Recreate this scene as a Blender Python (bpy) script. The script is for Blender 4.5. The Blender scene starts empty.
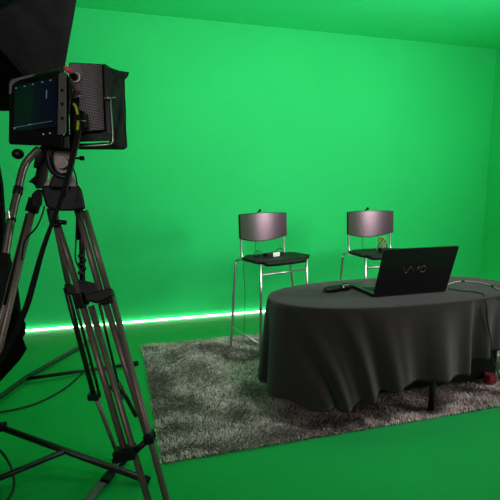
import bpy, bmesh, math, random
from mathutils import Vector, Matrix, noise
random.seed(7)
sc = bpy.context.scene
COL = sc.collection
R = math.radians

# ------------------------------------------------------------ camera, world, light, exposure
F = 460.0; PITCH = math.atan(67 / F); YAW = R(16.4); EYE = Vector((0, 0, 1.42))
FW = Vector((math.sin(YAW) * math.cos(PITCH), math.cos(YAW) * math.cos(PITCH), -math.sin(PITCH)))
RT = Vector((math.cos(YAW), -math.sin(YAW), 0)); UP = RT.cross(FW)
cam = bpy.data.cameras.new('camera'); cam.lens = 36 * F / 500; cam.sensor_width = 36; cam.clip_start = 0.05
co = bpy.data.objects.new('camera', cam); COL.objects.link(co)
co.matrix_world = Matrix(((RT.x, UP.x, -FW.x, EYE.x), (RT.y, UP.y, -FW.y, EYE.y), (RT.z, UP.z, -FW.z, EYE.z), (0, 0, 0, 1)))
sc.camera = co
w = bpy.data.worlds.new('dark_studio'); sc.world = w; w.use_nodes = True
w.node_tree.nodes['Background'].inputs[0].default_value = (0.9, 0.9, 1, 1)
w.node_tree.nodes['Background'].inputs[1].default_value = 0.02
sc.view_settings.view_transform = 'Standard'; sc.view_settings.look = 'None'
sc.view_settings.exposure = 0.0; sc.view_settings.gamma = 1.0; sc.view_settings.use_curve_mapping = False

def area(name, loc, target, size, sy, power, color, spread=180):
    l = bpy.data.lights.new(name, 'AREA'); l.shape = 'RECTANGLE'; l.size = size; l.size_y = sy
    l.energy = power; l.color = color; l.spread = R(spread)
    o = bpy.data.objects.new(name, l); COL.objects.link(o); o.location = loc
    o.rotation_euler = (Vector(target) - Vector(loc)).to_track_quat('-Z', 'Y').to_euler()
    return o
area('cyclorama_light_left', (0.75, 2.1, 2.35), (-0.2, 4.7, 2.6), 1.4, 0.35, 28, (1, 1, 0.98), 175)
area('cyclorama_light_right', (2.7, 2.1, 2.35), (2.9, 4.7, 2.6), 1.5, 0.35, 36, (1, 1, 0.98), 175)
area('front_key_light', (1.3, 0.8, 2.92), (1.55, 2.8, 0.4), 0.8, 0.8, 13, (1, 0.88, 0.92), 70)
area('room_light', (-0.9, -1.7, 2.2), (-0.2, 1.6, 1.3), 1.6, 0.8, 4.5, (1, 0.9, 0.9), 55)
area('side_softbox_light', (4.25, 1.1, 1.75), (1.9, 3.3, 0.8), 0.45, 1.1, 20, (1, 0.86, 0.92), 110)

# ------------------------------------------------------------ helpers
def P(x, y, d): return EYE + (FW + RT * ((x - 250) / F) - UP * ((y - 250) / F)) * d
def PZ(x, y, z):
    d = FW + RT * ((x - 250) / F) - UP * ((y - 250) / F); return EYE + d * ((z - EYE.z) / d.z)
def V(*a): return Vector(a)

class MB:
    def __init__(s): s.v = []; s.f = []; s.smooth = []; s.uv = {}
    def add(s, vs, fs, smooth=False):
        b = len(s.v); s.v += [Vector(v) for v in vs]
        for f in fs: s.f.append([i + b for i in f]); s.smooth.append(smooth)
    def box(s, c, size, rot=None):
        hx, hy, hz = [k / 2 for k in size]; c = Vector(c)
        vs = [Vector((x, y, z)) for z in (-hz, hz) for y in (-hy, hy) for x in (-hx, hx)]
        if rot is not None: vs = [rot @ v for v in vs]
        s.add([c + v for v in vs], [(0, 2, 3, 1), (4, 5, 7, 6), (0, 1, 5, 4), (2, 6, 7, 3), (0, 4, 6, 2), (1, 3, 7, 5)])
        return s
    def slab(s, front, vec):
        n = len(front); vs = [Vector(p) for p in front] + [Vector(p) + Vector(vec) for p in front]
        fs = [tuple(range(n)), tuple(range(2 * n - 1, n - 1, -1))] + [(i, i + n, (i + 1) % n + n, (i + 1) % n) for i in range(n)]
        s.add(vs, fs); return s
    def tube(s, pts, r, n=10, closed=False, flat=None):
        pts = [Vector(p) for p in pts]; m = len(pts)
        rs = r if isinstance(r, (list, tuple)) else [r] * m
        t0 = (pts[1] - pts[0]).normalized(); a = t0.orthogonal().normalized(); vs = []; prev = t0
        for i, p in enumerate(pts):
            t = ((pts[min(i + 1, m - 1)] - pts[max(i - 1, 0)]) if not closed else (pts[(i + 1) % m] - pts[i - 1])).normalized()
            q = prev.rotation_difference(t); a = (q @ a).normalized(); prev = t; b = t.cross(a)
            for k in range(n):
                th = 2 * math.pi * k / n; vs.append(p + (a * math.cos(th) + b * math.sin(th)) * rs[i])
        fs = []
        for i in range(m if closed else m - 1):
            j = (i + 1) % m
            for k in range(n): fs.append((i * n + k, i * n + (k + 1) % n, j * n + (k + 1) % n, j * n + k))
        if not closed: fs += [tuple(range(n - 1, -1, -1)), tuple(range((m - 1) * n, m * n))]
        s.add(vs, fs, True); return s
    def disc(s, c, ax, r, h, n=28):
        ax = Vector(ax).normalized(); c = Vector(c)
        a = ax.orthogonal().normalized(); b = ax.cross(a); prof = [(r * .96, -h / 2), (r, -h / 2 + h * .15), (r, h / 2 - h * .15), (r * .96, h / 2)]
        vs = [c + (a * math.cos(2 * math.pi * k / n) + b * math.sin(2 * math.pi * k / n)) * rr + ax * hh for rr, hh in prof for k in range(n)]
        fs = [(i * n + k, i * n + (k + 1) % n, (i + 1) * n + (k + 1) % n, (i + 1) * n + k) for i in range(3) for k in range(n)]
        fs += [tuple(range(n - 1, -1, -1)), tuple(range(3 * n, 4 * n))]
        s.add(vs, fs); return s
    def blob(s, c, rad, rot=None, n=14):
        vs = []; c = Vector(c)
        for i in range(n + 1):
            ph = math.pi * i / n
            for k in range(2 * n):
                th = math.pi * k / n
                v = Vector((rad[0] * math.sin(ph) * math.cos(th), rad[1] * math.sin(ph) * math.sin(th), rad[2] * math.cos(ph)))
                vs.append(c + (rot @ v if rot is not None else v))
        m = 2 * n
        s.add(vs, [(i * m + k, (i + 1) * m + k, (i + 1) * m + (k + 1) % m, i * m + (k + 1) % m) for i in range(n) for k in range(m)], True)
        return s
    def build(s, name, mat, parent=None, bevel=0, label=None, subsurf=0, origin=None):
        me = bpy.data.meshes.new(name); off = Vector(origin) if origin is not None else Vector((0, 0, 0))
        me.from_pydata([tuple(v - off) for v in s.v], [], s.f)
        me.polygons.foreach_set('use_smooth', s.smooth); me.materials.append(mat)
        bm = bmesh.new(); bm.from_mesh(me); bmesh.ops.remove_doubles(bm, verts=bm.verts, dist=1e-6)
        bmesh.ops.recalc_face_normals(bm, faces=bm.faces); bm.to_mesh(me); bm.free()
        o = bpy.data.objects.new(name, me); COL.objects.link(o)
        if parent is not None:
            o.parent = parent; o.location = -anchor(parent) + off
        else: o.location = off
        if bevel:
            m = o.modifiers.new('bevel', 'BEVEL'); m.width = bevel; m.segments = 3; m.limit_method = 'ANGLE'; m.angle_limit = R(35)
            m.harden_normals = False
        if subsurf:
            m = o.modifiers.new('sub', 'SUBSURF'); m.levels = subsurf; m.render_levels = subsurf
        if label: o['label'] = label
        return o
def anchor(o):
    v = Vector((0, 0, 0))
    while o is not None: v += o.location; o = o.parent
    return v
def thing(name, label, cat, loc=(0, 0, 0), group=None):
    o = bpy.data.objects.new(name, None); COL.objects.link(o); o.location = loc; o.empty_display_size = .1
    return tag(o, label, cat, group)
def tag(o, label, cat, group=None, kind=None):
    o['label'] = label; o['category'] = cat
    if group: o['group'] = group
    if kind: o['kind'] = kind
    return o
def struct(o): o['kind'] = 'structure'; return o
def smooth_path(pts, k=6):
    pts = [Vector(p) for p in pts]; out = []
    for i in range(len(pts) - 1):
        p0 = pts[max(i - 1, 0)]; p1 = pts[i]; p2 = pts[i + 1]; p3 = pts[min(i + 2, len(pts) - 1)]
        for j in range(k):
            t = j / k
            out.append(.5 * ((2 * p1) + (p2 - p0) * t + (2 * p0 - 5 * p1 + 4 * p2 - p3) * t * t + (-p0 + 3 * p1 - 3 * p2 + p3) * t ** 3))
    out.append(pts[-1]); return out

def mat(name, col, rough=.5, metal=0, bump=0, bscale=30, var=0, vscale=5, col2=None, emit=0, spec=None, sheen=0, stretch=None):
    m = bpy.data.materials.new(name); m.use_nodes = True; nt = m.node_tree; b = nt.nodes['Principled BSDF']
    b.inputs['Base Color'].default_value = (*col, 1); b.inputs['Roughness'].default_value = rough; b.inputs['Metallic'].default_value = metal
    if spec is not None: b.inputs['Specular IOR Level'].default_value = spec
    if sheen: b.inputs['Sheen Weight'].default_value = sheen
    if emit: b.inputs['Emission Color'].default_value = (*col, 1); b.inputs['Emission Strength'].default_value = emit
    tc = nt.nodes.new('ShaderNodeTexCoord'); mp = nt.nodes.new('ShaderNodeMapping'); nt.links.new(tc.outputs['Object'], mp.inputs[0])
    if stretch: mp.inputs['Scale'].default_value = stretch
    if var or col2:
        n = nt.nodes.new('ShaderNodeTexNoise'); n.inputs['Scale'].default_value = vscale; n.inputs['Detail'].default_value = 6
        r = nt.nodes.new('ShaderNodeValToRGB'); c2 = col2 or tuple(c * (1 - var) for c in col)
        r.color_ramp.elements[0].color = (*c2, 1); r.color_ramp.elements[1].color = (*col, 1)
        r.color_ramp.elements[0].position = .35; r.color_ramp.elements[1].position = .65
        nt.links.new(mp.outputs[0], n.inputs[0]); nt.links.new(n.outputs[0], r.inputs[0]); nt.links.new(r.outputs[0], b.inputs['Base Color'])
    if bump:
        n = nt.nodes.new('ShaderNodeTexNoise'); n.inputs['Scale'].default_value = bscale; n.inputs['Detail'].default_value = 5
        bp = nt.nodes.new('ShaderNodeBump'); bp.inputs['Strength'].default_value = bump; bp.inputs['Distance'].default_value = .01
        nt.links.new(mp.outputs[0], n.inputs[0]); nt.links.new(n.outputs[0], bp.inputs['Height']); nt.links.new(bp.outputs[0], b.inputs['Normal'])
    return m

GREEN = (0.022, 0.62, 0.165)
m_wall = mat('chroma_green_wall_paint', GREEN, .75, bump=.15, bscale=90, var=.05, vscale=1.2, spec=.2)
m_floor = mat('chroma_green_floor_paint', (0.008, .37, .07), .62, bump=.2, bscale=25, var=.07, vscale=2.5, spec=.25)
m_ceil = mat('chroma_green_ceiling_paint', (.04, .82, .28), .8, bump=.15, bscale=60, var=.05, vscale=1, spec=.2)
m_dark = mat('dark_studio_wall', (.03, .03, .03), .9)
m_blackfab = mat('black_nylon_fabric', (.005, .005, .005), .95, bump=.4, bscale=20, var=.4, vscale=12, spec=.05)
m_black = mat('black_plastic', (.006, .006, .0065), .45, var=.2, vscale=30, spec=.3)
m_blackmet = mat('black_painted_metal', (.007, .007, .007), .4)
m_rubber = mat('black_rubber', (.005, .005, .005), .8, spec=.2)
m_tube = mat('bronze_grey_anodised_tube', (.19, .15, .135), .42, metal=.35, var=.2, vscale=60)
m_handle = mat('brushed_steel_handle', (.30, .25, .23), .36, metal=.9, var=.2, vscale=60)
m_grey = mat('grey_cast_head', (.34, .29, .30), .5, metal=.0, var=.15, vscale=40)
m_gold = mat('pale_gold_badge', (.36, .33, .25), .4, metal=.6)
m_chrome = mat('satin_chrome', (.62, .60, .60), .3, metal=.95)
m_plate = mat('grey_rubber_spreader', (.13, .13, .12), .6, var=.3, vscale=25)
m_cloth = mat('charcoal_tablecloth', (.013, .012, .0113), .95, bump=.5, bscale=350, var=.35, vscale=160, sheen=.22, spec=.1)
m_red = mat('dark_red_cloth_lining', (.17, .008, .02), .9)
m_seat = mat('black_seat_plastic', (.007, .0075, .0075), .6, spec=.25)
m_laptop = mat('matt_black_laptop_shell', (.005, .005, .006), .38, spec=.35)
m_keys = mat('black_keycaps', (.016, .016, .017), .5)
m_logo = mat('dim_silver_logo', (.05, .05, .052), .4, metal=.3)
m_white = mat('white_label', (.85, .83, .8), .5)
m_cord = mat('pale_grey_cord', (.42, .40, .37), .5)
m_bcord = mat('black_cord', (.010, .010, .010), .5)
m_yellow = mat('yellow_tape', (.42, .45, .04), .5)
m_pink = mat('pink_plastic', (.75, .06, .16), .4)
m_tan = mat('tan_cord', (.33, .27, .11), .6)
m_hood = mat('dark_green_grey_hood_fabric', (.022, .036, .028), .8, bump=.8, bscale=25, var=.4, vscale=20)
m_glow = mat('white_glow_line', (1, .97, .95), .5, emit=6)
m_diff = mat('softbox_diffuser', (.8, .8, .8), .8)

# brushed chair back
m_back = mat('brushed_plum_grey_laminate', (.22, .17, .19), .30, metal=.9, bump=.05, bscale=40, stretch=(60, 60, 1), var=.12, vscale=3)

# perforated panel
m_perf = bpy.data.materials.new('perforated_mauve_metal'); m_perf.use_nodes = True
nt = m_perf.node_tree; b = nt.nodes['Principled BSDF']; b.inputs['Metallic'].default_value = .35; b.inputs['Roughness'].default_value = .5
tc = nt.nodes.new('ShaderNodeTexCoord'); mp = nt.nodes.new('ShaderNodeMapping'); mp.inputs['Scale'].default_value = (9, 24, 1)
fr = nt.nodes.new('ShaderNodeVectorMath'); fr.operation = 'FRACTION'; su = nt.nodes.new('ShaderNodeVectorMath'); su.operation = 'SUBTRACT'; su.inputs[1].default_value = (.5, .5, 0)
sp = nt.nodes.new('ShaderNodeVectorMath'); sp.operation = 'MULTIPLY'; sp.inputs[1].default_value = (1, 1, 0)
ln = nt.nodes.new('ShaderNodeVectorMath'); ln.operation = 'LENGTH'; gt = nt.nodes.new('ShaderNodeMath'); gt.operation = 'LESS_THAN'; gt.inputs[1].default_value = .26
mx = nt.nodes.new('ShaderNodeMix'); mx.data_type = 'RGBA'; mx.inputs[6].default_value = (.25, .195, .235, 1); mx.inputs[7].default_value = (.012, .01, .016, 1)
L = nt.links.new
L(tc.outputs['UV'], mp.inputs[0]); L(mp.outputs[0], fr.inputs[0]); L(fr.outputs[0], su.inputs[0]); L(su.outputs[0], sp.inputs[0]); L(sp.outputs[0], ln.inputs[0])
L(ln.outputs['Value'], gt.inputs[0]); L(gt.outputs[0], mx.inputs[0]); L(mx.outputs[2], b.inputs['Base Color'])

# monitor picture: very dim, green at left fading to blue-black at right (a lit screen)
m_screen = bpy.data.materials.new('dim_monitor_picture'); m_screen.use_nodes = True
nt = m_screen.node_tree; b = nt.nodes['Principled BSDF']; b.inputs['Base Color'].default_value = (.004, .004, .005, 1); b.inputs['Roughness'].default_value = .25
tc = nt.nodes.new('ShaderNodeTexCoord'); sx = nt.nodes.new('ShaderNodeSeparateXYZ'); rp = nt.nodes.new('ShaderNodeValToRGB')
nt.links.new(tc.outputs['UV'], sx.inputs[0]); nt.links.new(sx.outputs[0], rp.inputs[0])
e = rp.color_ramp.elements; e[0].position = .0; e[0].color = (.002, .016, .008, 1); e[1].position = 1; e[1].color = (.002, .004, .012, 1)
k = e.new(.38); k.color = (.002, .02, .010, 1); k = e.new(.52); k.color = (.002, .009, .014, 1)
nt.links.new(rp.outputs[0], b.inputs['Emission Color']); b.inputs['Emission Strength'].default_value = .5

# ------------------------------------------------------------ the setting
WX0, WX1, WY0, WY1, CH = -3.2, 4.46, -2.4, 4.715, 3.0
struct(MB().box(((WX0 + WX1) / 2, (WY0 + WY1) / 2, -.05), (WX1 - WX0 + .4, WY1 - WY0 + .4, .1)).build('floor', m_floor))
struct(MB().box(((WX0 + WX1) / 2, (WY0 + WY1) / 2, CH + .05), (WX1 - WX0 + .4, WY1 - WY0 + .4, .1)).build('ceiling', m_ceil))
struct(MB().box(((WX0 + WX1) / 2, WY1 + .05, CH / 2), (WX1 - WX0 + .2, .1, CH)).build('wall_back', m_wall))
struct(MB().box((WX1 + .05, (WY0 + WY1) / 2, CH / 2), (.1, WY1 - WY0, CH)).build('wall_right', m_wall))
struct(MB().box((WX0 - .05, (WY0 + WY1) / 2, CH / 2), (.1, WY1 - WY0, CH)).build('wall_left', m_dark))
struct(MB().box(((WX0 + WX1) / 2, WY0 - .05, CH / 2), (WX1 - WX0 + .2, .1, CH)).build('wall_front', m_dark))

# glowing white tube along the foot of the back wall
o = MB().tube([V(-.93, WY1 - .02, .016), V(1.5, WY1 - .02, .016), V(WX1 - .1, WY1 - .02, .016)], .009, 8).build('glow_line', m_glow)
tag(o, 'thin glowing white line along the foot of the green back wall', 'light')

# ------------------------------------------------------------ rug
RX0, RX1, RY0, RY1 = .175, 3.05, 2.19, 3.97
rug = thing('shaggy_rug', 'grey taupe shaggy rug on the green floor under the table', 'rug', ((RX0 + RX1) / 2, (RY0 + RY1) / 2, 0))
m_rugb = mat('rug_backing', (.10, .09, .085), .95, col2=(.05, .045, .04), vscale=40)
MB().box(((RX0 + RX1) / 2, (RY0 + RY1) / 2, .006), (RX1 - RX0 - .03, RY1 - RY0 - .03, .012)).build('backing', m_rugb, rug)
m_pile = bpy.data.materials.new('rug_pile'); m_pile.use_nodes = True; nt = m_pile.node_tree; b = nt.nodes['Principled BSDF']
b.inputs['Roughness'].default_value = .95; b.inputs['Specular IOR Level'].default_value = .1
at = nt.nodes.new('ShaderNodeAttribute'); at.attribute_name = 'shade'; rp = nt.nodes.new('ShaderNodeValToRGB')
rp.color_ramp.elements[0].color = (.20, .178, .165, 1); rp.color_ramp.elements[1].color = (.72, .66, .60, 1)
nt.links.new(at.outputs['Fac'], rp.inputs[0]); nt.links.new(rp.outputs[0], b.inputs['Base Color'])
vs = []; fs = []; sh = []
for i in range(105000):
    x = random.uniform(RX0, RX1); y = random.uniform(RY0, RY1)
    n1 = noise.noise(V(x * 3, y * 3, 0)); n2 = noise.noise(V(x * 5, y * 5, 9)); n3 = noise.noise(V(x * 22, y * 22, 3))
    a = 3.5 * n1 * 2 + random.uniform(-1.1, 1.1) ; l = random.uniform(.012, .024) * (1 + .3 * n3)
    lean = random.uniform(.3, 1.1); d = V(math.cos(a) * lean, math.sin(a) * lean, 1).normalized()
    wv = V(-math.sin(a), math.cos(a), 0) if random.random() < .5 else V(random.uniform(-1, 1), random.uniform(-1, 1), 0).normalized()
    wv = wv * random.uniform(.0016, .0030); p = V(x, y, .010); q = p + d * l * .6; t = p + d * l + V(math.cos(a), math.sin(a), -.4) * .004
    bi = len(vs); vs += [p - wv, p + wv, q + wv, q - wv, t]
    fs += [(bi, bi + 1, bi + 2, bi + 3), (bi + 3, bi + 2, bi + 4)]
    s_ = min(1, max(0, random.gauss(.42, .27) + .22 * n2 + .35 * n3)); sh += [s_] * 5
me = bpy.data.meshes.new('pile'); me.from_pydata([tuple(v - rug.location) for v in vs], [], fs); me.materials.append(m_pile)
at_ = me.attributes.new('shade', 'FLOAT', 'POINT'); at_.data.foreach_set('value', sh)
po = bpy.data.objects.new('pile', me); COL.objects.link(po); po.parent = rug; po['kind'] = 'stuff'

# ------------------------------------------------------------ table
TC = V(1.735, 2.53, 0); TA, TBk, TN, TZ = .86, .375, 2.35, .735
def sup(th, a=TA, b_=TBk, n=TN):
    c, s_ = math.cos(th), math.sin(th)
    return V(a * abs(c) ** (2 / n) * (1 if c >= 0 else -1), b_ * abs(s_) ** (2 / n) * (1 if s_ >= 0 else -1), 0)
tb = thing('oval_table', 'oval table with slim black legs, hidden under the dark tablecloth', 'table', TC)
N = 72
MB().slab([TC + sup(2 * math.pi * i / N, TA - .012, TBk - .012) + V(0, 0, TZ - .028) for i in range(N)], (0, 0, .024)).build('tabletop', m_black, tb)
for sx, sy in ((-.6, .02), (.115, -.255), (-.5, .24), (.6, .24), (.72, .1)):
    g = MB(); g.tube([TC + V(sx, sy, .012), TC + V(sx, sy, TZ - .03)], .019, 12); g.disc(TC + V(sx, sy, .012), (0, 0, 1), .024, .022, 16)
    g.build('leg', m_blackmet, tb)
MB().box(TC + V(.17, .0, .385), (1.36, .015, .69)).build('shade_panel', m_black, tb)  # black panel added to stand in for the shade under the hem

# cloth: rings from the centre of the top out over the edge and down
def hem_z(th):
    d = math.degrees(th) % 360
    key = [(0, .24), (60, .20), (120, .15), (165, .18), (185, .20), (205, .215), (222, .18), (236, .17), (246, .21), (253, .28), (262, .305), (276, .29), (284, .29), (286.5, .30), (289, .36), (330, .38), (360, .24)]
    for (a0, z0), (a1, z1) in zip(key, key[1:]):
        if a0 <= d <= a1:
            t = (d - a0) / (a1 - a0); t = t * t * (3 - 2 * t); return z0 + (z1 - z0) * t
    return .2
NT = 360
def fold(th, s):
    d = math.degrees(th) % 360
    sw = .55 * s * math.exp(-((d - 225) / 25) ** 2)        # the folds at the front left sweep sideways
    t = th - sw
    f1 = math.cos(17 * t + .6 + .8 * math.sin(3 * t)); v = .35 * math.cos(7 * t + .6) + .75 * (f1 * abs(f1) ** .3) + .25 * math.cos(29 * t + 1)
    stp = -.075 / (1 + math.exp(-(d - 286) / .6)) * max(0, min(1, (345 - d) / 30)) if d > 280 else 0
    return v * .043 * s ** .85 + .05 * s + stp * s ** .5
def cloth_pt(th, s, dz=0, inset=0):
    e = sup(th); n = V(e.x / TA ** 2, e.y / TBk ** 2, 0).normalized()
    zt = TZ; zb = hem_z(th) + .006 * math.sin(11 * th)
    p = TC + e + n * (fold(th, s) + .006 * min(1, s * 12) - inset) ; p.z = zt + (zb - zt) * s + dz
    return p
vs = []; fs = []
rings = []
for k in range(12):
    r = (k + 1) / 12 * .985
    rings.append([TC + sup(2 * math.pi * i / NT) * r + V(0, 0, TZ + .0008 * noise.noise(V(r * 9, i * .2, 1))) for i in range(NT)])
rings.append([TC + sup(2 * math.pi * i / NT) * .997 + V(0, 0, TZ - .002) for i in range(NT)])
for k in range(1, 41):
    rings.append([cloth_pt(2 * math.pi * i / NT, k / 40) for i in range(NT)])
vs = [TC + V(0, 0, TZ)]
for r in rings: vs += r
for i in range(NT): fs.append((0, 1 + i, 1 + (i + 1) % NT))
for k in range(len(rings) - 1):
    for i in range(NT):
        fs.append((1 + k * NT + i, 1 + (k + 1) * NT + i, 1 + (k + 1) * NT + (i + 1) % NT, 1 + k * NT + (i + 1) % NT))
cl = thing('tablecloth', 'charcoal grey cloth draped in folds over the oval table', 'tablecloth', TC)
g = MB(); g.add(vs, fs, True); fab = g.build('drape', m_cloth, cl)
md = fab.modifiers.new('thick', 'SOLIDIFY'); md.thickness = .0025; md.offset = -1
# red lining band that peeps below the hem
g = MB(); rr = []
for s_, dz in ((.93, 0), (1.0, -.011)):
    rr.append([cloth_pt(2 * math.pi * i / NT, s_, dz, .006) for i in range(NT)])
g.add(rr[0] + rr[1], [(i, NT + i, NT + (i + 1) % NT, (i + 1) % NT) for i in range(NT)], True)
lin = g.build('lining', m_red, cl, label='dark red lining below the hem'); md = lin.modifiers.new('thick', 'SOLIDIFY'); md.thickness = .002

def cushion(name, c, pts, h, label):
    g = MB(); n = len(pts); c = Vector(c)
    top = [c + V(x * .8, y * .8, h) for x, y in pts]; mid = [c + V(x, y, h * .5) for x, y in pts]; bot = [c + V(x * .9, y * .9, 0) for x, y in pts]
    vs = top + mid + bot; fs = [tuple(range(n)), tuple(range(3 * n - 1, 2 * n - 1, -1))]
    for a in (0, n):
        fs += [(a + i, a + n + i, a + n + (i + 1) % n, a + (i + 1) % n) for i in range(n)]
    g.add(vs, fs); o = g.build(name, m_red, bevel=.004); tag(o, label, 'cloth bundle'); return o
p = PZ(350, 411, .03); cushion('cloth_corner', V(p.x, p.y, .03), [(-.05, .02), (-.02, -.025), (.03, -.03), (.05, .015), (.02, .05)], .045, 'dark red fabric corner lying on the rug under the middle of the tablecloth')
p = PZ(489, 382, .03); cushion('cloth_bundle', V(p.x, p.y, .03), [(-.05, .01), (-.03, -.04), (.03, -.04), (.05, .01), (0, .05)], .06, 'dark red bundle on the rug by the right end of the table')

# ------------------------------------------------------------ laptop
lp0 = PZ(373.5, 296, TZ + .012); lp1 = PZ(447, 291, TZ + .012)
ang = R(1); u = V(math.cos(ang), math.sin(ang), 0); n_ = V(-math.sin(ang), math.cos(ang), 0); LW, LD, LH = .525, .32, .305
base0 = lp0.copy()
lt = thing('laptop', 'open black laptop seen from behind its lid on the grey tablecloth', 'laptop', V(lp0.x, lp0.y, TZ + .001))
g = MB(); z = V(0, 0, 1); B0 = V(lp0.x, lp0.y, TZ + .002)
g.slab([B0, B0 + u * LW, B0 + u * LW + n_ * LD, B0 + n_ * LD], z * .022); g.build('base', m_laptop, lt, bevel=.004)
g = MB()
for i in range(15):
    for j in range(5):
        q = B0 + u * (.035 + i * .027) + n_ * (.05 + j * .026) + z * .022
        g.slab([q, q + u * .022, q + u * .022 + n_ * .021, q + n_ * .021], z * .003)
g.build('keyboard', m_keys, lt)
g = MB(); q = B0 + u * .17 + n_ * .21 + z * .022; g.slab([q, q + u * .1, q + u * .1 + n_ * .07, q + n_ * .07], z * .0012); g.build('touchpad', m_keys, lt)
tilt = R(17); lu = (z * math.cos(tilt) - n_ * math.sin(tilt)); ln_ = n_ * math.cos(tilt) + z * math.sin(tilt)
H0 = B0 + z * .012 - n_ * .004
lid = MB(); cr = .012
out = []
for cx, cy, a0 in ((cr, LH - cr, 90), (0, 0, None), (LW, 0, None), (LW - cr, LH - cr, 0)):
    if a0 is None: out.append((cx, cy))
    elif a0 == 90: out += [(cx + cr * math.cos(R(a)), cy + cr * math.sin(R(a))) for a in (90, 120, 150, 180)]
    else: out += [(cx + cr * math.cos(R(a)), cy + cr * math.sin(R(a))) for a in (0, 30, 60, 90)]
lid.slab([H0 + u * x + lu * y for x, y in out], ln_ * .010); lido = lid.build('lid', m_laptop, lt, bevel=.0015)
g = MB(); q = H0 + ln_ * .0102 + u * .02 + lu * .025; g.slab([q, q + u * (LW - .04), q + u * (LW - .04) + lu * (LH - .045), q + lu * (LH - .045)], ln_ * .0006); g.build('screen', m_black, lido)
# logo made of strokes, read from behind the lid
g = MB(); O = H0 - ln_ * .0006 + u * .162 + lu * .142
def stroke(pts, r=.0026): g.tube([O + u * x * .98 + lu * y for x, y in pts], r, 6)
hh = .040
stroke(smooth_path([(0, hh * .9), (.010, .012), (.020, .001), (.030, .006), (.042, .028), (.052, hh), (.062, .030), (.078, 0)]), .003)
stroke([(.098, 0), (.108, hh)], .003)
stroke([(.142 + .021 * math.cos(R(a)), .02 + .020 * math.sin(R(a))) for a in range(0, 375, 15)], .003)
g.build('logo', m_logo, lido, label='dim silver letters VAIO')

# gadget beside the laptop
ga = PZ(325, 291, TZ + .015); gb = PZ(351, 287, TZ + .015)
gd = (gb - ga).normalized(); rot = Matrix.Rotation(math.atan2(gd.y, gd.x), 3, 'Z'); mid = (ga + gb) / 2
gt = thing('wireless_presenter', 'small black wireless presenter with a silver band left of the laptop', 'remote', V(mid.x, mid.y, TZ + .001))
GL = (gb - ga).length
MB().blob(V(mid.x, mid.y, TZ + .022) - gd * GL * .2, (GL * .34, .034, .021), rot).build('grip', m_black, gt)
MB().blob(V(mid.x, mid.y, TZ + .025) + gd * GL * .27, (GL * .26, .036, .024), rot).build('nose', m_black, gt)
sd = V(-gd.y, gd.x, 0); q = V(mid.x, mid.y, TZ + .018) + gd * GL * .08
MB().tube([q + sd * .034 * math.cos(R(a)) + V(0, 0, .027 * math.sin(R(a)) ) for a in range(5, 180, 12)], .0028, 8).build('silver_band', m_chrome, gt)
q2 = V(mid.x, mid.y, TZ + .030)
MB().tube([q2 + gd * GL * .1 - sd * .022 + V(0, 0, .010), q2 + gd * GL * .28 - sd * .026 + V(0, 0, .010), q2 + gd * GL * .46 - sd * .018 + V(0, 0, .006)], .0025, 8).build('trim', m_chrome, gt)

# cords on the table
pts = [PZ(448.5, 288.5, TZ + .008)] + [PZ(x, y, TZ + .006) for x, y in ((460, 290.5), (472, 291.5), (479, 292.6), (483.5, 294.5))]
dn = [cloth_pt(math.atan2((q.y - TC.y) / TBk ** 2 * TBk, (q.x - TC.x) / TA), 0) for q in pts[-1:]]
def on_skirt(px_, py_):
    # first hit of the pixel's ray with the cloth skirt
    best = None
    for i in range(240, 360):
        for k in range(0, 41):
            q = cloth_pt(R(i), k / 40); d = q - EYE; zc = d.dot(FW)
            X = 250 + F * d.dot(RT) / zc; Y = 250 - F * d.dot(UP) / zc
            e_ = (X - px_) ** 2 + (Y - py_) ** 2
            if best is None or e_ < best[0]: best = (e_, q, R(i))
    q, th = best[1], best[2]; e = sup(th); n = V(e.x / TA ** 2, e.y / TBk ** 2, 0).normalized()
    return q + n * .010
sk = [on_skirt(x, y) for x, y in ((485.5, 302), (486.5, 320), (489, 340), (495, 356))]
last = sk[-1] + V(.03, -.03, -.10); last2 = last + V(.06, -.02, -.16)
o = MB().tube(smooth_path(pts + sk + [last, V(last2.x, last2.y, .06)]), .0038, 8).build('power_cord', m_bcord); tag(o, 'black cord running from the laptop over the table edge to the rug', 'cord')
wc = thing('beaded_cord', 'pale grey cord with black clips on the tablecloth behind the laptop', 'cord', V(*PZ(463, 281, TZ + .004)))
path = [PZ(x, y, TZ + .006) for x, y in ((447, 284.5), (455, 281.8), (463, 281), (473, 281.6), (483, 283), (493, 286), (500, 289.5))]
path = path + [path[-1] + V(.06, -.12, 0)]
path = [V(q.x, q.y, TZ + .005) for q in path]
MB().tube(smooth_path(path), .0032, 8).build('cord', m_cord, wc)
for q, q1 in ((path[2], path[3]), (path[5], path[6])):
    d = (q1 - q).normalized(); MB().tube([q - d * .011, q + d * .011], .008, 10).build('clip', m_black, wc)

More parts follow.
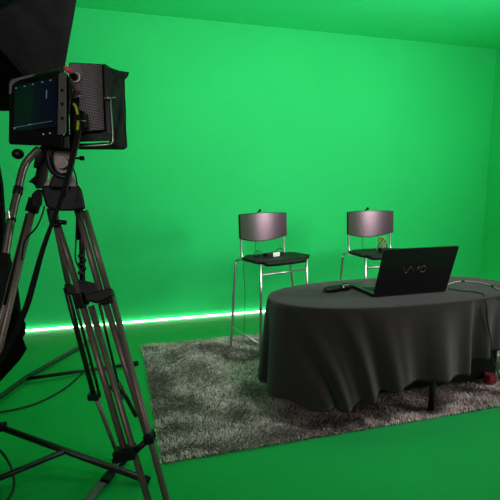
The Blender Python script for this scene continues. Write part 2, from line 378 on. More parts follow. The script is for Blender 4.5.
# ------------------------------------------------------------ chairs
def chair(name, label, c, rotz):
    t = thing(name, label, 'chair', V(0, 0, 0), 'tall metal bar chairs')
    SZ = .80; hw = .290; hd = .158
    # seat: dished slab with a rounded front edge; -y is the front
    g = MB(); nx, ny = 12, 10; top = []; bot = []
    for j in range(ny + 1):
        for i in range(nx + 1):
            a = i / nx * 2 - 1; bq = j / ny * 2 - 1
            x = a * (hw + .012 * bq); y = -bq * hd * 1.1 - .02
            cr_ = 1 - .10 * max(0, abs(a) - .7) / .3 * max(0, abs(bq) - .7) / .3 * 3
            x *= cr_; y *= cr_
            zt = SZ - .012 * (1 - a * a) * (1 - bq * bq) - .018 * max(0, (bq - .6) / .4) ** 2
            top.append(V(x, y, zt)); bot.append(V(x * .97, y * .97, zt - .024 - .008 * (1 - a * a)))
    m = len(top); q = nx + 1; fs = []
    for j in range(ny):
        for i in range(nx):
            a0 = j * q + i; fs.append((a0, a0 + 1, a0 + q + 1, a0 + q)); fs.append((m + a0, m + a0 + q, m + a0 + q + 1, m + a0 + 1))
    edge = [i for i in range(nx)] + [nx + j * q for j in range(ny)] + [ny * q + nx - i for i in range(nx)] + [(ny - j) * q for j in range(ny)]
    for i in range(len(edge)):
        a0, a1 = edge[i], edge[(i + 1) % len(edge)]; fs.append((a0, m + a0, m + a1, a1))
    g.add(top + bot, fs, True); g.build('seat', m_seat, t, bevel=0)
    # backrest: curved panel with rounded lower edge, black edge rim behind
    def back(w_, z0, z1, yoff, th, dip):
        g = MB(); n = 20; fr = []; bk = []
        for j in range(9):
            for i in range(n + 1):
                a = i / n * 2 - 1; s_ = j / 8
                zb = z0 - dip * (1 - a * a) ; zt = z1 - .006 * a * a
                zz = zb + (zt - zb) * s_; yy = yoff + .045 * (1 - a * a) + .05 * (zz - .9)
                fr.append(V(a * w_, yy, zz)); bk.append(V(a * w_, yy + th, zz))
        m = len(fr); q = n + 1; fs = []
        for j in range(8):
            for i in range(n):
                a0 = j * q + i; fs.append((a0, a0 + 1, a0 + q + 1, a0 + q)); fs.append((m + a0, m + a0 + q, m + a0 + q + 1, m + a0 + 1))
        edge = [i for i in range(n)] + [n + j * q for j in range(8)] + [8 * q + n - i for i in range(n)] + [(8 - j) * q for j in range(8)]
        for i in range(len(edge)):
            a0, a1 = edge[i], edge[(i + 1) % len(edge)]; fs.append((a0, m + a0, m + a1, a1))
        g.add(fr + bk, fs, True); return g
    yb = hd + .0
    bo = back(.248, .955, 1.155, yb - .012, .004, .042).build('backrest', m_back, t)
    bm_ = bo.modifiers.new('es', 'EDGE_SPLIT'); bm_.split_angle = R(40)
    ro = back(.254, .949, 1.159, yb - .006, .012, .044).build('backrest_shell', m_seat, bo); ro.modifiers.new('es', 'EDGE_SPLIT').split_angle = R(40)
    for s_ in (-1, 1):
        pts = [V(s_ * .23, hd - .02, SZ - .03), V(s_ * .23, hd + .004, SZ + .01), V(s_ * .23, hd + .012, SZ + .08), V(s_ * .23, hd + .022, 1.06)]
        MB().tube(smooth_path(pts), .0095, 10).build('back_post', m_chrome, t)
        # rear leg: bends out of the seat rail and splays outwards
        pts = [V(s_ * .255, hd - .13, SZ - .028), V(s_ * .275, hd - .03, SZ - .026), V(s_ * .290, hd, SZ - .05), V(s_ * .300, hd - .003, SZ - .12), V(s_ * .365, hd - .03, .03)]
        MB().tube(smooth_path(pts, 5), .0115, 10).build('leg', m_chrome, t)
        pts = [V(s_ * .242, -hd + .015, SZ - .03), V(s_ * .244, -hd + .01, SZ - .3), V(s_ * .255, -hd - .005, .03)]
        MB().tube(pts, .0115, 10).build('leg', m_chrome, t)
        MB().tube([V(s_ * .345, hd - .026, .19), V(s_ * .253, -hd - .004, .10)], .0085, 8).build('side_stretcher', m_chrome, t)
    MB().tube([V(-.243, -hd + .012, SZ - .12), V(.243, -hd + .012, SZ - .12)], .0095, 10).build('footrest', m_chrome, t)
    MB().tube([V(-.253, -hd - .002, .10), V(.253, -hd - .002, .10)], .0095, 10).build('footrest', m_chrome, t)
    t.location = c; t.rotation_euler = (0, 0, R(rotz)); return t
C1, A1 = V(1.305, 3.69, 0), 17; C2, A2 = V(2.335, 3.69, 0), 3
chair('bar_chair', 'tall metal bar chair left of the table with a white-labelled pack on its seat', C1, A1)
chair('bar_chair', 'tall metal bar chair directly behind the laptop, with tan cords on its seat', C2, A2)
def loc(c, a, p): return c + Matrix.Rotation(R(a), 3, 'Z') @ Vector(p)
def mic(c, a, label):
    t = thing('clip_microphone', label, 'microphone', loc(c, a, (0, .23, 1.16)), 'clip microphones on the chair backs')
    f = lambda x, y, z: loc(c, a, (x, y, z))
    MB().blob(f(0, .222, 1.178), (.013, .013, .013), n=8).build('capsule', m_rubber, t)
    MB().tube([f(0, .225, 1.17), f(0, .262, 1.16), f(.004, .268, 1.13)], .006, 8).build('clip', m_black, t)
    MB().tube(smooth_path([f(.004, .27, 1.14), f(-.005, .268, 1.0), f(-.02, .262, .86), f(-.03, .235, .805), f(-.03, .15, .792)]), .0022, 6).build('wire', m_bcord, t)
mic(C1, A1, 'tiny black clip microphone on the backrest of the left chair')
mic(C2, A2, 'tiny black clip microphone on the backrest of the chair behind the laptop')
# pack on chair 1
f = lambda x, y, z: loc(C1, A1, (x, y, z + (.04 if z > .7 else 0))); rz = Matrix.Rotation(R(A1 + 4), 3, 'Z')
t = thing('transmitter_pack', 'black transmitter pack with white label on the left chair seat', 'transmitter', f(.02, .06, .75))
MB().box(f(.02, .05, .765), (.17, .06, .034), rz).build('case', m_black, t, bevel=.005)
MB().box(f(.035, .018, .768), (.072, .006, .036), rz).build('label_plate', m_white, t, bevel=.001, label='white label')
MB().tube([f(-.10, .09, .76), f(-.16, .07, .765)], .008, 8).build('antenna', m_black, t)
t = tag(MB().tube(smooth_path([f(-.06, .07, .765), f(-.10, .10, .80), f(-.15, .06, .805), f(-.2, .02, .775), f(-.17, -.03, .752), f(-.1, .0, .752), f(-.03, .02, .756), f(.1, .09, .80), f(.15, .1, .80), f(.18, .06, .76), f(.12, .0, .752)]), .0032, 6).build('cable_loop', m_bcord), 'thin black cable looped over the left chair seat beside the pack', 'cable')
t = tag(MB().tube(smooth_path([f(-.1, .1, .75), f(-.165, .19, .755), f(-.17, .225, .70), f(-.165, .21, .45), f(-.20, .17, .2), f(-.24, .1, .05), f(-.2, 0.02, .045), f(-.12, .0, .045), f(-.1, .08, .045), f(-.18, .1, .05), f(-.16, -.05, .045), f(-.06, -.1, .045), f(0, -.04, .045), f(.06, .03, .045), f(-.02, .06, .05), f(-.08, .0, .05), f(.0, -.14, .045), f(.1, -.1, .045)]), .0026, 6).build('trailing_cable', m_bcord), 'thin black cable hanging from the left chair and coiled on the rug', 'cable')
# tangled cords on chair 2
f = lambda x, y, z: loc(C2, A2, (x, y, z + (.04 if z > .7 else 0)))
t = thing('cord_tangle', 'tangle of tan cords with a small pack on the chair behind the laptop', 'cord', f(.13, .04, .75))
pts = []
for k in range(52):
    a = k * .9; r_ = .062 + .02 * math.sin(k * 1.7)
    pts.append(f(.05 + r_ * math.cos(a) * (1 - .7 * abs(math.sin(k * .37))), .05 + .4 * r_ * math.sin(a), .76 + .12 * abs(math.sin(k * .37))))
MB().tube(smooth_path(pts, 4), .0028, 6).build('cord', m_tan, t)
MB().box(f(.06, .03, .768), (.08, .05, .034)).build('pack', m_black, t, bevel=.005)
MB().tube(smooth_path([f(.11, .04, .76), f(.09, .03, .82), f(.06, .04, .875), f(.03, .03, .83), f(-.01, .02, .79), f(.05, .03, .77)]), .004, 6).build('lead', m_bcord, t)
MB().tube(smooth_path([f(.05, .03, .81), f(.0, .02, .775), f(-.06, .0, .752), f(-.12, .03, .75)]), .0038, 6).build('lead', m_bcord, t)

# ------------------------------------------------------------ tripod
HUB = P(62, 203, 1.72)
tp = thing('camera_tripod', 'tall twin-tube camera tripod in bronze and black at the left foreground', 'tripod', V(HUB.x, HUB.y, 0))
def depth_line(y0, d0, y1, d1):
    return lambda y: 1 / (1 / d0 + (1 / d1 - 1 / d0) * (y - y0) / (y1 - y0))
fd = (PZ(183, 595, 0) - EYE).dot(FW); DR = depth_line(208, 1.68, 595, fd)
fd2 = (PZ(120, 459, 0.02) - EYE).dot(FW); DF = depth_line(210, 1.78, 459, fd2)
fd3 = (PZ(-46, 552, 0) - EYE).dot(FW); DL = depth_line(205, 1.72, 552, fd3)
def floor_ext(p0, p1, z):
    d = p1 - p0; return p0 + d * ((z - p0.z) / d.z)
def T(g, x0, y0, x1, y1, D, r, ext=None, dd=0):
    a = P(x0, y0, D(y0) + dd); b_ = P(x1, y1, D(y1) + dd)
    if ext is not None: b_ = floor_ext(a, b_, ext)
    g.tube([a, b_], r, 12); return a, b_
leg = thing  # (legs are parts built as one mesh each with sub-parts)
# near right leg
g = MB()
for a in ((52, 207, 80.5, 296), (77, 209, 104, 304)): T(g, *a, DR, .0118)
for a in ((85, 211, 108.5, 292),): T(g, *a, DR, .0118)
T(g, 82, 303, 125, 452, DR, .0118); T(g, 105.5, 303, 148, 438, DR, .0118)
T(g, 91, 306, 134, 452, DR, .0118, ext=.05); T(g, 112, 296, 150.5, 440, DR, .0118, ext=.05)
rl = g.build('leg', m_tube, tp)
for x, y, w_, h_ in ((81, 300, .036, .052), (107, 297, .045, .045), (125.5, 453, .078, .042), (149.5, 437, .035, .034)):
    MB().box(P(x, y, DR(y)), (w_, .05, h_), Matrix.Rotation(-YAW, 3, 'Z') @ Matrix.Rotation(R(-14), 3, 'Y')).build('clamp', m_black, rl, bevel=.006)
MB().tube([P(133, 453, DR(453)), P(140, 447, DR(450)), P(149, 439, DR(440))], .011, 8).build('clamp_bar', m_black, rl)
q0 = P(134, 452, DR(452)); q1 = P(150.5, 440, DR(440)); 
a = floor_ext(P(91, 306, DR(306)), q0, .03); b_ = floor_ext(P(112, 296, DR(296)), q1, .03)
MB().tube([a + (a - b_) * .2, b_ + (b_ - a) * .2], .028, 12).build('rubber_foot', m_rubber, rl)
# far leg
g = MB(); T(g, 54, 214, 68.5, 285, DF, .0118); fl = g.build('leg', m_tube, tp)
g = MB(); T(g, 66, 288, 94, 396, DF, .0115); T(g, 72, 290, 100, 396, DF, .0065); g.box(P(94, 396, DF(396)), (.05, .04, .03), Matrix.Rotation(-YAW, 3, 'Z')); T(g, 99, 302, 122, 400, DF, .006)
T(g, 118, 382, 136, 416, DF, .010); T(g, 112, 385, 120, 399, DF, .014)
g.build('lower_section', m_blackmet, fl, label='black lower section')
g = MB(); T(g, 96, 398, 116, 450, DF, .0100); g.build('inner_tube', m_tube, fl)
MB().blob(PZ(120, 460, .022), (.04, .04, .022)).build('rubber_foot', m_rubber, fl)
# left leg
g = MB(); T(g, 33, 208, 11, 300, DL, .0125, ext=.04); T(g, 28.5, 214, 5.5, 300, DL, .0105, ext=.04, dd=.06); ll = g.build('leg', m_tube, tp)
a = floor_ext(P(33, 208, DL(208)), P(11, 300, DL(300)), .028); MB().blob(a, (.045, .045, .028)).build('rubber_foot', m_rubber, ll)
g = MB(); T(g, 35.5, 199, 31.5, 212, DL, .024); g.build('collar', m_black, ll)
g = MB(); T(g, 29.5, 214, 6, 305, DL, .011, dd=.03); g.build('sleeve', m_black, ll)
# crown block, bowl clamp and mid spreader
RY = Matrix.Rotation(-YAW, 3, 'Z')
def poly(pts, d, th):
    c = P(sum(p[0] for p in pts) / len(pts), sum(p[1] for p in pts) / len(pts), d)
    return MB().slab([P(x, y, d) for x, y in pts], (c - EYE).normalized() * th)
poly([(41, 189), (46, 184), (78, 184), (82, 190), (86, 209), (72, 211), (56, 211), (46, 207)], 1.62, .17).build('crown', m_black, tp, bevel=.008)
poly([(32, 194), (37, 189), (43, 190), (42, 206), (35, 209), (30, 205)], 1.67, .09).build('crown_lug', m_black, tp, bevel=.006)
poly([(46, 208), (58, 209), (60, 225), (53, 228), (49, 222)], 1.64, .05).build('crown_lug', m_black, tp, bevel=.006)
g = MB(); g.tube([P(54, 222, 1.60), P(66, 222.5, 1.60)], .008, 8); g.build('lock_lever', m_black, tp)
g = MB(); g.tube([P(80, 205, 1.72), P(82, 240, 1.72), P(82.5, 282, 1.72)], .0105, 10); g.tube([P(77.5, 206, 1.72), P(79, 240, 1.72)], .008, 8)
for k in range(5): g.blob(P(81 + (k % 2) * 2.2, 256 + k * 4.2, 1.70), (.012, .012, .010), n=6)
g.build('centre_post', m_black, tp)
poly([(78, 279), (99, 284), (98, 304), (84, 300), (79, 292)], 1.66, .08).build('mid_spreader', m_black, tp, bevel=.006)
poly([(64, 284), (72, 284), (82, 291), (80, 297), (66, 294)], 1.69, .05).build('mid_spreader', m_black, tp, bevel=.005)
poly([(84, 295), (97, 291), (112, 288), (113, 296), (100, 302), (86, 302)], 1.63, .05).build('mid_spreader', m_black, tp, bevel=.005)
# floor spreader arm (flat rubber strap lying just above the floor)
g = MB(); a0 = PZ(119, 462, .03); a1 = PZ(84, 506, .03); dr = (a1 - a0).normalized(); sd = V(-dr.y, dr.x, 0)
a1 = a0 + dr * .42
g.slab([a0 - sd * .012, a0 + sd * .012, a1 + sd * .028, a1 - sd * .028], (0, 0, .010)); fsn = g.build('floor_spreader', m_plate, tp, bevel=.002, label='flat grey floor spreader arm')
bk = PZ(108, 477, .045); MB().box(bk, (.062, .045, .022), Matrix.Rotation(math.atan2(dr.y, dr.x), 3, 'Z')).build('buckle', m_black, fsn, bevel=.004)

# fluid head on the tripod (lifts off with the camera: a thing of its own)
fh = thing('fluid_head', 'grey and black fluid head with a steel pan handle on the tripod crown', 'tripod head', P(60, 188, 1.68))
poly([(49, 143), (73, 143), (71.5, 158), (66.5, 175), (64, 186), (43, 186), (45, 183), (50.5, 177), (49, 170), (47.5, 160)], 1.60, .10).build('body', m_grey, fh, bevel=.006, label='grey cast body')
poly([(66, 172), (70, 168), (74, 177), (79, 188), (64, 188)], 1.62, .08).build('foot_plate', m_grey, fh, bevel=.004)
g = MB(); g.tube(smooth_path([P(51, 146, 1.58), P(48.5, 153, 1.575), P(49.5, 163, 1.575), (P(53, 171, 1.575)), P(60, 176, 1.575), P(68, 177.5, 1.58)]), [.0105] * 31, 10); g.build('drag_arm', m_black, fh)
poly([(53, 175), (66, 172), (66, 188), (48, 188), (50, 182)], 1.575, .05).build('base', m_black, fh, bevel=.006)
poly([(37, 148), (48, 143), (50, 160), (48, 175), (46, 188), (36, 189), (34, 184), (28, 182), (35, 176), (37, 168), (33, 168)], 1.62, .09).build('tilt_block', m_black, fh, bevel=.008)
cb = P(61.5, 162.5, 1.578); cd = MB(); cd.disc(cb, FW, .0215, .012, 32); cdo = cd.build('badge', m_gold, fh, label='round pale gold badge')
g = MB(); g.disc(cb - FW * .0065, FW, .0170, .003, 32); g.build('badge_face', m_grey, cdo)
poly([(57.3, 161.9), (65.7, 161.9), (65.7, 163.1), (57.3, 163.1)], 1.5705, .002).build('badge_bar', m_black, cdo)
# knobs
MB().blob(P(18, 154, 1.66), (.021, .018, .019)).build('knob', m_black, fh)
MB().tube([P(72, 158, 1.60), P(84, 158.3, 1.60)], .004, 8).tube([P(80, 158.2, 1.60), P(84, 158.3, 1.60)], .008, 10).build('knob', m_black, fh)
poly([(41, 145), (60, 144), (60, 150), (52, 150), (43, 152)], 1.57, .04).build('camera_plate', m_black, fh, bevel=.004)
# pan handle
hp = smooth_path([P(39, 149, 1.55), P(33, 154.5, 1.54), P(26.5, 162, 1.53), P(22.5, 171, 1.52), P(20, 181, 1.51), P(17.8, 192, 1.50), P(14.6, 204, 1.485), P(10.5, 224, 1.46), P(7.2, 243, 1.44), P(4, 262, 1.42)])
ph = MB().tube(hp, .0125, 14).build('pan_handle', m_handle, fh, label='bent brushed steel pan handle')
def seg(a, b_, r, name, mt, par): return MB().tube([a, b_], r, 14).build(name, mt, par, bevel=.001)
seg(P(18.8, 187, 1.505), P(17.2, 194.5, 1.497), .0150, 'collar', m_black, ph)
seg(P(11.6, 218.5, 1.467), P(11.0, 221.5, 1.463), .0142, 'collar', m_black, ph)
seg(P(5.5, 254, 1.43), P(3.6, 263, 1.42), .0150, 'collar', m_rubber, ph)
MB().tube([P(3.6, 263, 1.42), P(1.5, 275, 1.41), P(-2, 293, 1.39), P(-6, 312, 1.37)], [.016, .019, .019, .015], 14).build('grip', m_rubber, ph)
MB().slab([P(5, 213.5, 1.452), P(9, 209.5, 1.452), P(10.5, 220, 1.452), P(7, 219.5, 1.452)], FW * .012).build('bracket', m_chrome, ph, bevel=.002)

# ------------------------------------------------------------ field monitor and camera box
def quad(d0, d1, pts):     # pts: TL, TR, BR, BL pixels; d0 left depth, d1 right depth
    return [P(*pts[0], d0), P(*pts[1], d1), P(*pts[2], d1), P(*pts[3], d0)]
m_shine = mat('pale_edge_shine', (.16, .14, .165), .35, metal=.2)  # shine on the housing edge, put into a pale colour
fm = thing('field_monitor', 'black field monitor with a dim screen facing the camera on the tripod', 'monitor', P(36, 148, 1.58))
dA, dB = 1.56, 1.46
q = quad(dA, dB, [(9.5, 79), (61, 68), (64, 147.5), (8.5, 145)])
eu = (q[1] - q[0]).normalized(); ev = (q[0] - q[3]).normalized(); en = eu.cross(ev).normalized(); en = en if en.dot(FW) > 0 else -en
hs = MB().slab(q, ((q[0] + q[1]) / 2 - EYE).normalized() * .055).build('housing', m_black, fm, bevel=.010)
poly([(9, 94), (9.3, 83), (12, 79.6), (24, 76.4), (36, 73.8), (33, 76.4), (20, 79.8), (14, 83), (12, 86), (11.2, 94)], 1.475, .004).build('painted_shine', m_shine, hs, label='painted pale shine on the upper corner')
s4 = quad(dA - .012, dB - .004, [(15.5, 86.5), (55.5, 77.5), (57, 126.5), (14, 131)])
g = MB(); g.slab([v - en * .002 for v in s4], en * .006); so = g.build('screen', m_screen, fm, label='dim dark green and blue screen picture')
uvl = so.data.uv_layers.new(name='UVMap')
for lp in so.data.loops:
    v = Vector(so.data.vertices[lp.vertex_index].co); dlt = v - s4[0]
    w4 = (s4[1] - s4[0]); h4 = (s4[3] - s4[0])
    uvl.data[lp.index].uv = (dlt.dot(w4) / w4.length_squared, 1 - dlt.dot(h4) / h4.length_squared)
m_ui = mat('white_screen_marks', (.18, .24, .34), .5, emit=.3)
def onscr(x, y): return s4[0] + (s4[1] - s4[0]) * ((x - 15.5) / 40.7) + (s4[3] - s4[0]) * ((y - (86.5 - (x - 15.5) * .225)) / (44.5 + (x - 15.5) * .11)) - en * .003
def mark(p4): MB().slab([onscr(*q) for q in p4], en * .001).build('screen_mark', m_ui, so)
for x, y in ((17, 88), (26, 86), (34.5, 84), (44, 81.8), (52, 80)):
    mark([(x - .8, y), (x + .8, y - .2), (x + .8, y + .8), (x - .8, y + 1)])
mark([(48.3, 90.5), (48.8, 90.4), (48.8, 99), (48.3, 99.2)])
mark([(15, 127.8), (55, 122.3), (55, 122.5), (15, 128.1)])
mark([(31, 125), (34, 124.6), (34, 125.4), (31, 125.8)])
for x, y in ((15, 128.5), (43.5, 134.2), (50.3, 133.4)): MB().disc(P(x, y, dA - (x - 9) * .0019 - .004), FW, .0024, .004, 10).build('indicator', m_white, hs)
# rail on the right side with three screw holes
r4 = quad(1.452, 1.442, [(58.5, 73.5), (66.5, 72), (66.5, 134), (57.5, 135.5)])
ra = MB().slab(r4, (r4[0] - EYE).normalized() * .05).build('side_rail', m_grey if False else mat('dark_grey_rail', (.13, .122, .12), .5, metal=.3), fm, bevel=.004)
for y in (90.5, 104, 118.5):
    MB().disc(P(62.3, y, 1.446), FW, .0050, .006, 16).build('screw_hole', m_rubber, ra)
poly([(66.5, 73), (70, 78), (71, 100), (69, 120), (70, 149), (61, 148), (61, 137), (65, 135)], 1.475, .04).build('latch_strip', m_black, fm, bevel=.004)

cb_ = thing('video_camera', 'boxy camera unit with perforated mauve metal back beside the field monitor', 'camera', P(88, 148, 1.62))
pf = quad(1.56, 1.62, [(68.5, 62), (103, 63.5), (106, 131), (69.5, 134)])
bo = MB().slab(pf, FW * .10 + RT * .01).build('body', m_blackmet, cb_, bevel=.004)
pp = quad(1.556 + .01, 1.615, [(81.5, 64.5), (102.2, 65), (104.6, 130), (79, 132)])
# perforated plate gets UVs for its hole pattern
g = MB(); g.slab([v - FW * .006 for v in pp], FW * .005); pe = g.build('perforated_panel', m_perf, cb_, label='mauve metal panel full of small holes')
uvl = pe.data.uv_layers.new(name='UVMap'); w4 = pp[1] - pp[0]; h4 = pp[3] - pp[0]
for lp in pe.data.loops:
    dlt = Vector(pe.data.vertices[lp.vertex_index].co) - pp[0]
    uvl.data[lp.index].uv = (dlt.dot(w4) / w4.length_squared, dlt.dot(h4) / h4.length_squared)
m_mauve = mat('mauve_painted_metal', (.16, .12, .145), .5, metal=.4)
lp_ = MB().slab([P(69.5, 63, 1.552), P(80.8, 63.5, 1.562), P(81, 97, 1.562), P(70, 99, 1.552)], FW * .006).build('control_panel', m_mauve, cb_, bevel=.001)
g = MB(); c0 = P(75.3, 77.3, 1.545)
arc = [c0 + (RT * math.cos(R(a)) * .0150 + UP * math.sin(R(a)) * .0150) for a in range(-110, 100, 15)]
g.tube(arc, .0022, 8); g.build('dial_scale', m_white, lp_, label='white curved dial scale')
MB().disc(P(73.5, 76.5, 1.545), FW, .0105, .014).build('dial', m_rubber, lp_)
g = MB(); g.slab([P(74, 90.6, 1.549), P(80, 90.4, 1.549), P(80, 93.6, 1.549), P(74, 93.8, 1.549)], FW * .003); g.build('button_row', mat('red_button', (.20, .02, .03), .5), lp_)
MB().tube([P(72, 92, 1.547), P(72.5, 89, 1.547)], .0016, 6).build('marking', m_white, lp_)
MB().tube([P(78.6, 96, 1.547), P(80.5, 96, 1.547)], .0016, 6).build('marking', m_white, lp_)
MB().blob(P(68.2, 70.0, 1.50), (.016, .010, .010), Matrix.Rotation(R(30), 3, 'Y')).build('pink_tally', m_pink, cb_, label='small bright pink cap')
# right-hand frame and edge strip
poly([(103.3, 63.5), (107.5, 66.5), (110.5, 134), (106.4, 134)], 1.60, .05).build('frame_side', m_blackmet, cb_, bevel=.002)
poly([(79, 133.5), (110.5, 133), (111, 141), (79, 142)], 1.585, .05).build('frame_bottom', m_hood, cb_, bevel=.003)
g = MB(); g.tube(smooth_path([P(110.5, 99, 1.58), P(111.6, 115, 1.58), P(112.8, 138, 1.58), P(111.5, 143.2, 1.58), P(106, 144.6, 1.58), P(80, 146.2, 1.57)], 4), .0021, 8); g.build('guard_rail', m_chrome, cb_)
MB().tube([P(104.5, 98.2, 1.58), P(110, 98, 1.575)], .0035, 8).tube([P(110, 98, 1.575), P(115.5, 97.4, 1.575)], .0022, 8).build('thumb_screw', m_chrome, cb_)
poly([(69, 134), (80, 133), (80, 148.5), (68, 149.5)], 1.57, .05).build('mount_block', m_black, cb_, bevel=.004)
for x, y in ((90, 138), (101, 137.5)):
    MB().disc(P(x, y, 1.583), FW, .005, .006, 14).build('screw', m_blackmet, cb_)
# fabric hood round the far side, a soft shell with real depth
ring_near = [(103.5, 63.2), (108, 67), (112.5, 134), (112, 145), (95, 148), (79, 148.5)]
ring_far = [(106, 65), (129.5, 73), (125.5, 80), (127.3, 147), (118, 150.5), (79, 150.5)]
g = MB(); n = 40; vs = []
def ev_(ring, t, d0):
    k = t * (len(ring) - 1); i = min(int(k), len(ring) - 2); f_ = k - i
    return (ring[i][0] + (ring[i + 1][0] - ring[i][0]) * f_, ring[i][1] + (ring[i + 1][1] - ring[i][1]) * f_)
outer = [(103.5, 63.2), (112, 68), (121, 71), (129.3, 72.2), (128, 76.5), (124.8, 80), (125.2, 95), (126.2, 112), (126.2, 130), (127.5, 147), (124, 149.8), (112, 149.6), (95, 149.6), (79, 149.6)]
inner = [(103.5, 64.2), (106, 66), (107, 67.5), (108, 70), (108.2, 76), (108.5, 82), (109, 95), (109.8, 112), (110.6, 130), (111, 141), (109, 144), (104, 144), (92, 145), (79, 145)]
m_ = len(outer); W = 8
for j in range(W + 1):
    f_ = j / W
    for i in range(m_):
        x = inner[i][0] + (outer[i][0] - inner[i][0]) * f_; y = inner[i][1] + (outer[i][1] - inner[i][1]) * f_
        d = 1.60 + .10 * f_ + .014 * math.sin(i * 2.3 + j * 1.1) * (0 < j < W)
        vs.append(P(x, y, d))
fs = [(j * m_ + i, j * m_ + i + 1, (j + 1) * m_ + i + 1, (j + 1) * m_ + i) for j in range(W) for i in range(m_ - 1)]
g.add(vs, fs, True); ho = g.build('fabric_hood', m_hood, cb_, label='floppy dark fabric hood flap')
md = ho.modifiers.new('thick', 'SOLIDIFY'); md.thickness = .006
# cable connectors at the bottom of the box
MB().slab([P(70, 112, 1.53), P(76, 108, 1.53), P(84.5, 112, 1.53), P(86, 127, 1.53), P(80, 131, 1.53), P(70, 131, 1.53)], FW * .03).build('connector_block', m_black, cb_, bevel=.004)
MB().tube([P(80, 120.5, 1.523), P(86, 121.2, 1.53)], .0022, 8).build('connector_ring', m_chrome, cb_)
# thick cable bundle with yellow tape, dropping to the lower left
cpts = [P(68, 106, 1.51), P(73, 104, 1.50), P(77, 110, 1.49), P(78.3, 124, 1.49), P(76.5, 136, 1.48), P(71.5, 158, 1.47), P(65, 185, 1.46), P(59, 205, 1.47), P(51, 226, 1.47), P(42, 252, 1.47), P(34, 281, 1.48), P(27, 305, 1.48), P(17, 329, 1.50), P(5, 352, 1.52), P(-8, 372, 1.55)]
cp = smooth_path(cpts, 5)
cbn = thing('cable_bundle', 'thick black cable bundle with yellow tape hanging from camera to lower left', 'cable', cpts[4])
g = MB(); rs = [.0068 if i < 40 else min(.0100, .0068 + .0003 * (i - 40)) for i in range(len(cp))]
g.tube(cp, rs, 10); g.build('sleeve', m_rubber, cbn)
g = MB(); g.tube([q + RT * .009 + FW * .004 for q in cp[18:34]], .0032, 8); g.build('cable', m_bcord, cbn)
g = MB(); g.tube([q - FW * .005 + RT * .001 for q in cp[6:13]], .0042, 10); g.build('yellow_tape', m_yellow, cbn)
g = MB(); g.tube([q - FW * .005 + RT * .001 for q in cp[14:19]], .0042, 10); g.build('yellow_tape', m_yellow, cbn)
tag(MB().tube(smooth_path([P(44.5, 206, 1.60), P(42, 215, 1.60), P(36, 228, 1.60), P(25, 241, 1.66), P(22, 260, 1.7)]), .0032, 6).build('thin_cable', m_bcord), 'thin black cable looping from the tripod crown to its left leg', 'cable')
tag(MB().tube(smooth_path([P(73, 168, 1.62), P(76.5, 180, 1.62), P(77, 200, 1.62), P(76, 240, 1.68), P(75.5, 258, 1.68), P(79, 268, 1.66), P(84, 276, 1.66), P(82, 284, 1.66)]), .003, 6).build('thin_cable', m_bcord), 'thin black cable hanging beside the tripod centre post', 'cable')
tag(MB().tube(smooth_path([PZ(91, 362, .02), PZ(82, 373, .012), PZ(68, 386, .012), PZ(48, 398, .012), PZ(25, 407, .012), PZ(-10, 414, .012)]), .006, 8).build('floor_cable', m_bcord), 'dark cable curving across the green floor behind the tripod', 'cable')
tag(MB().tube(smooth_path([PZ(-8, 444, .25), PZ(4, 455, .16), PZ(12, 470, .08), PZ(14, 486, .03), PZ(8, 499, .012), PZ(-6, 512, .012)]), .006, 8).build('floor_cable', m_bcord), 'black cable drooping to the floor at the lower left corner', 'cable')

# ------------------------------------------------------------ light stand at lower left
ls = thing('light_stand', 'black light stand with braced legs spread on the floor at lower left', 'light stand', PZ(-75, 445, 0))
SC = PZ(-75, 445, 0); 
F1 = PZ(149, 481, .02); F1u = P(0, 427, (PZ(0, 455, 0) - EYE).dot(FW) - .10)
dirv = (F1u - F1); top1 = F1 + dirv * 1.32
g = MB(); g.tube([F1, top1], .016, 12); l1 = g.build('leg', m_blackmet, ls)
MB().tube([F1, F1 + dirv.normalized() * .035], .019, 12).build('rubber_foot', m_rubber, l1)
j1 = F1 + dirv * ((149 - 68) / 149.0)
MB().box(P(1, 427, (F1u - EYE).dot(FW)), (.05, .04, .035)).build('joint', m_rubber, l1, bevel=.004)
MB().tube([j1, P(0, 478, (PZ(0, 490, 0) - EYE).dot(FW)), P(-50, 489, (PZ(0, 490, 0) - EYE).dot(FW))], .014, 12).build('brace', m_blackmet, l1)
F2 = PZ(138, 363, .02); J2 = PZ(26, 379, .05); g = MB(); g.tube([F2, J2], .013, 12); l2 = g.build('leg', m_blackmet, ls)
MB().tube([F2, F2 + (J2 - F2).normalized() * .04], .018, 12).build('rubber_foot', m_rubber, l2)
F3 = PZ(97, 337, .02); J3 = P(0, 397, (PZ(0, 410, 0) - EYE).dot(FW)); J3b = J3 + (J3 - F3) * .35
g = MB(); g.tube([F3, J2 + V(0, 0, .01), J3, J3b], .016, 12); g.build('leg', m_blackmet, ls)
pole_b = SC + V(0, 0, .02)
MB().tube([pole_b, SC + V(0, 0, 1.1), SC + V(0, 0, 2.05)], [.017, .017, .012], 12).build('pole', m_blackmet, ls)
MB().tube([SC + V(0, 0, .30), SC + V(0, 0, .37)], .03, 12).build('collar', m_rubber, ls)

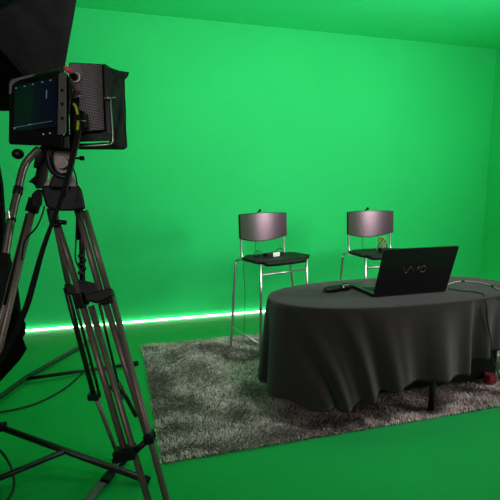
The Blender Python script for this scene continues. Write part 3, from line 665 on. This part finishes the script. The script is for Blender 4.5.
# black equipment bag hanging from the stand
def fabric_body(name, outline, d, th, mt, parent=None, amp=.012, seed=0, n_in=7):
    c = Vector((sum(p[0] for p in outline) / len(outline), sum(p[1] for p in outline) / len(outline)))
    g = MB(); vs = []; m_ = len(outline); W = n_in
    for side in (-1, 1):
        for j in range(W + 1):
            f_ = j / W
            for (x, y) in outline:
                X = c.x + (x - c.x) * f_; Y = c.y + (y - c.y) * f_
                bul = th * .5 * math.sqrt(max(0, 1 - f_ ** 3)) + .004
                nn = noise.noise(V(X * .07 + seed, Y * .05, side)) * amp + noise.noise(V(X * .2, Y * .12 + seed, side)) * amp * .5
                vs.append(P(X, Y, d + side * (bul + nn * (1 - f_ ** 4))))
    K = (W + 1) * m_; fs = []
    for s_ in (0, 1):
        for j in range(W):
            for i in range(m_):
                a0 = s_ * K + j * m_ + i; a1 = s_ * K + j * m_ + (i + 1) % m_; fs.append((a0, a1, a1 + m_, a0 + m_))
    for i in range(m_): fs.append((W * m_ + i, W * m_ + (i + 1) % m_, K + W * m_ + (i + 1) % m_, K + W * m_ + i))
    g.add(vs, fs, True); return g.build(name, mt, parent)
def dens(pts, k=4):
    out = []
    for i in range(len(pts)):
        a = Vector(pts[i]); b_ = Vector(pts[(i + 1) % len(pts)])
        for j in range(k): q = a + (b_ - a) * j / k; out.append((q.x, q.y))
    return out
bag = thing('black_fabric_cover', 'black fabric cover hanging at the left edge beside the pan handle grip', 'fabric cover', P(-10, 385, 1.95))
fabric_body('cover', dens([(-60, 90), (-8, 130), (-1, 158), (3.5, 185), (6, 222), (10, 255), (17.5, 281), (21.5, 313), (25.8, 324), (25.5, 333), (23, 338), (27, 349), (20, 360), (0, 382), (-30, 410), (-70, 390)]), 2.0, .22, m_blackfab, bag, amp=.05)
g = MB(); g.tube(smooth_path([P(13.5, 296, 1.85), P(11, 306, 1.85), P(8, 318, 1.85), P(2, 330, 1.85)]), .003, 6); g.blob(P(12.6, 300, 1.845), (.008, .006, .014), n=6)
g.build('zip', m_chrome, bag)  # chrome strip standing in for a white glint on the cover

# softbox at the top left, seen from behind: ribs, pyramid of fabric, diffuser facing the wall
sb = thing('softbox', 'large black fabric softbox seen from behind at the top left corner', 'softbox', SC + V(0, 0, 2.0))
c1 = P(82, -30, 2.20); c2 = P(57, 113, 2.12); c3 = P(-75, 108, 2.45); c4 = P(-95, -50, 2.55)
apex = P(-25, 20, 1.95)
g = MB(); rim = [c1, c2, c3, c4]; n = 10; vs = []; rows = 9; pr = []
for i in range(4):
    for j in range(n): pr.append((rim[i].lerp(rim[(i + 1) % 4], j / n), i, j / n))
for r_ in range(rows + 1):
    f_ = .12 + .88 * r_ / rows
    for k, (p_, i, t_) in enumerate(pr):
        sag = math.sin(math.pi * t_) * .02 * math.sin(math.pi * min(1, f_))
        q = apex.lerp(p_, f_); q = q + (q - (sum(rim, V(0, 0, 0)) / 4)).normalized() * -sag
        q += FW * .012 * noise.noise(q * 9)
        vs.append(q)
M_ = len(pr); fs = [(a * M_ + i, a * M_ + (i + 1) % M_, (a + 1) * M_ + (i + 1) % M_, (a + 1) * M_ + i) for a in range(rows) for i in range(M_)] + [tuple(range(M_))]
g.add(vs, fs, True); so_ = g.build('fabric_shell', m_blackfab, sb)
md = so_.modifiers.new('thick', 'SOLIDIFY'); md.thickness = .004
g = MB()
for q in rim: g.tube([apex.lerp(q, .1), q], .007, 8)
g.build('rib_frame', m_blackfab, sb)
g = MB(); cc = sum(rim, V(0, 0, 0)) / 4; ins = [q.lerp(cc, .05) for q in rim]; g.slab(ins, (cc - apex).normalized() * .006); g.build('diffuser', m_diff, sb)
MB().tube([apex - (cc - apex).normalized() * .12, apex.lerp(cc, .12)], .06, 20).build('lamp_head', m_black, sb)
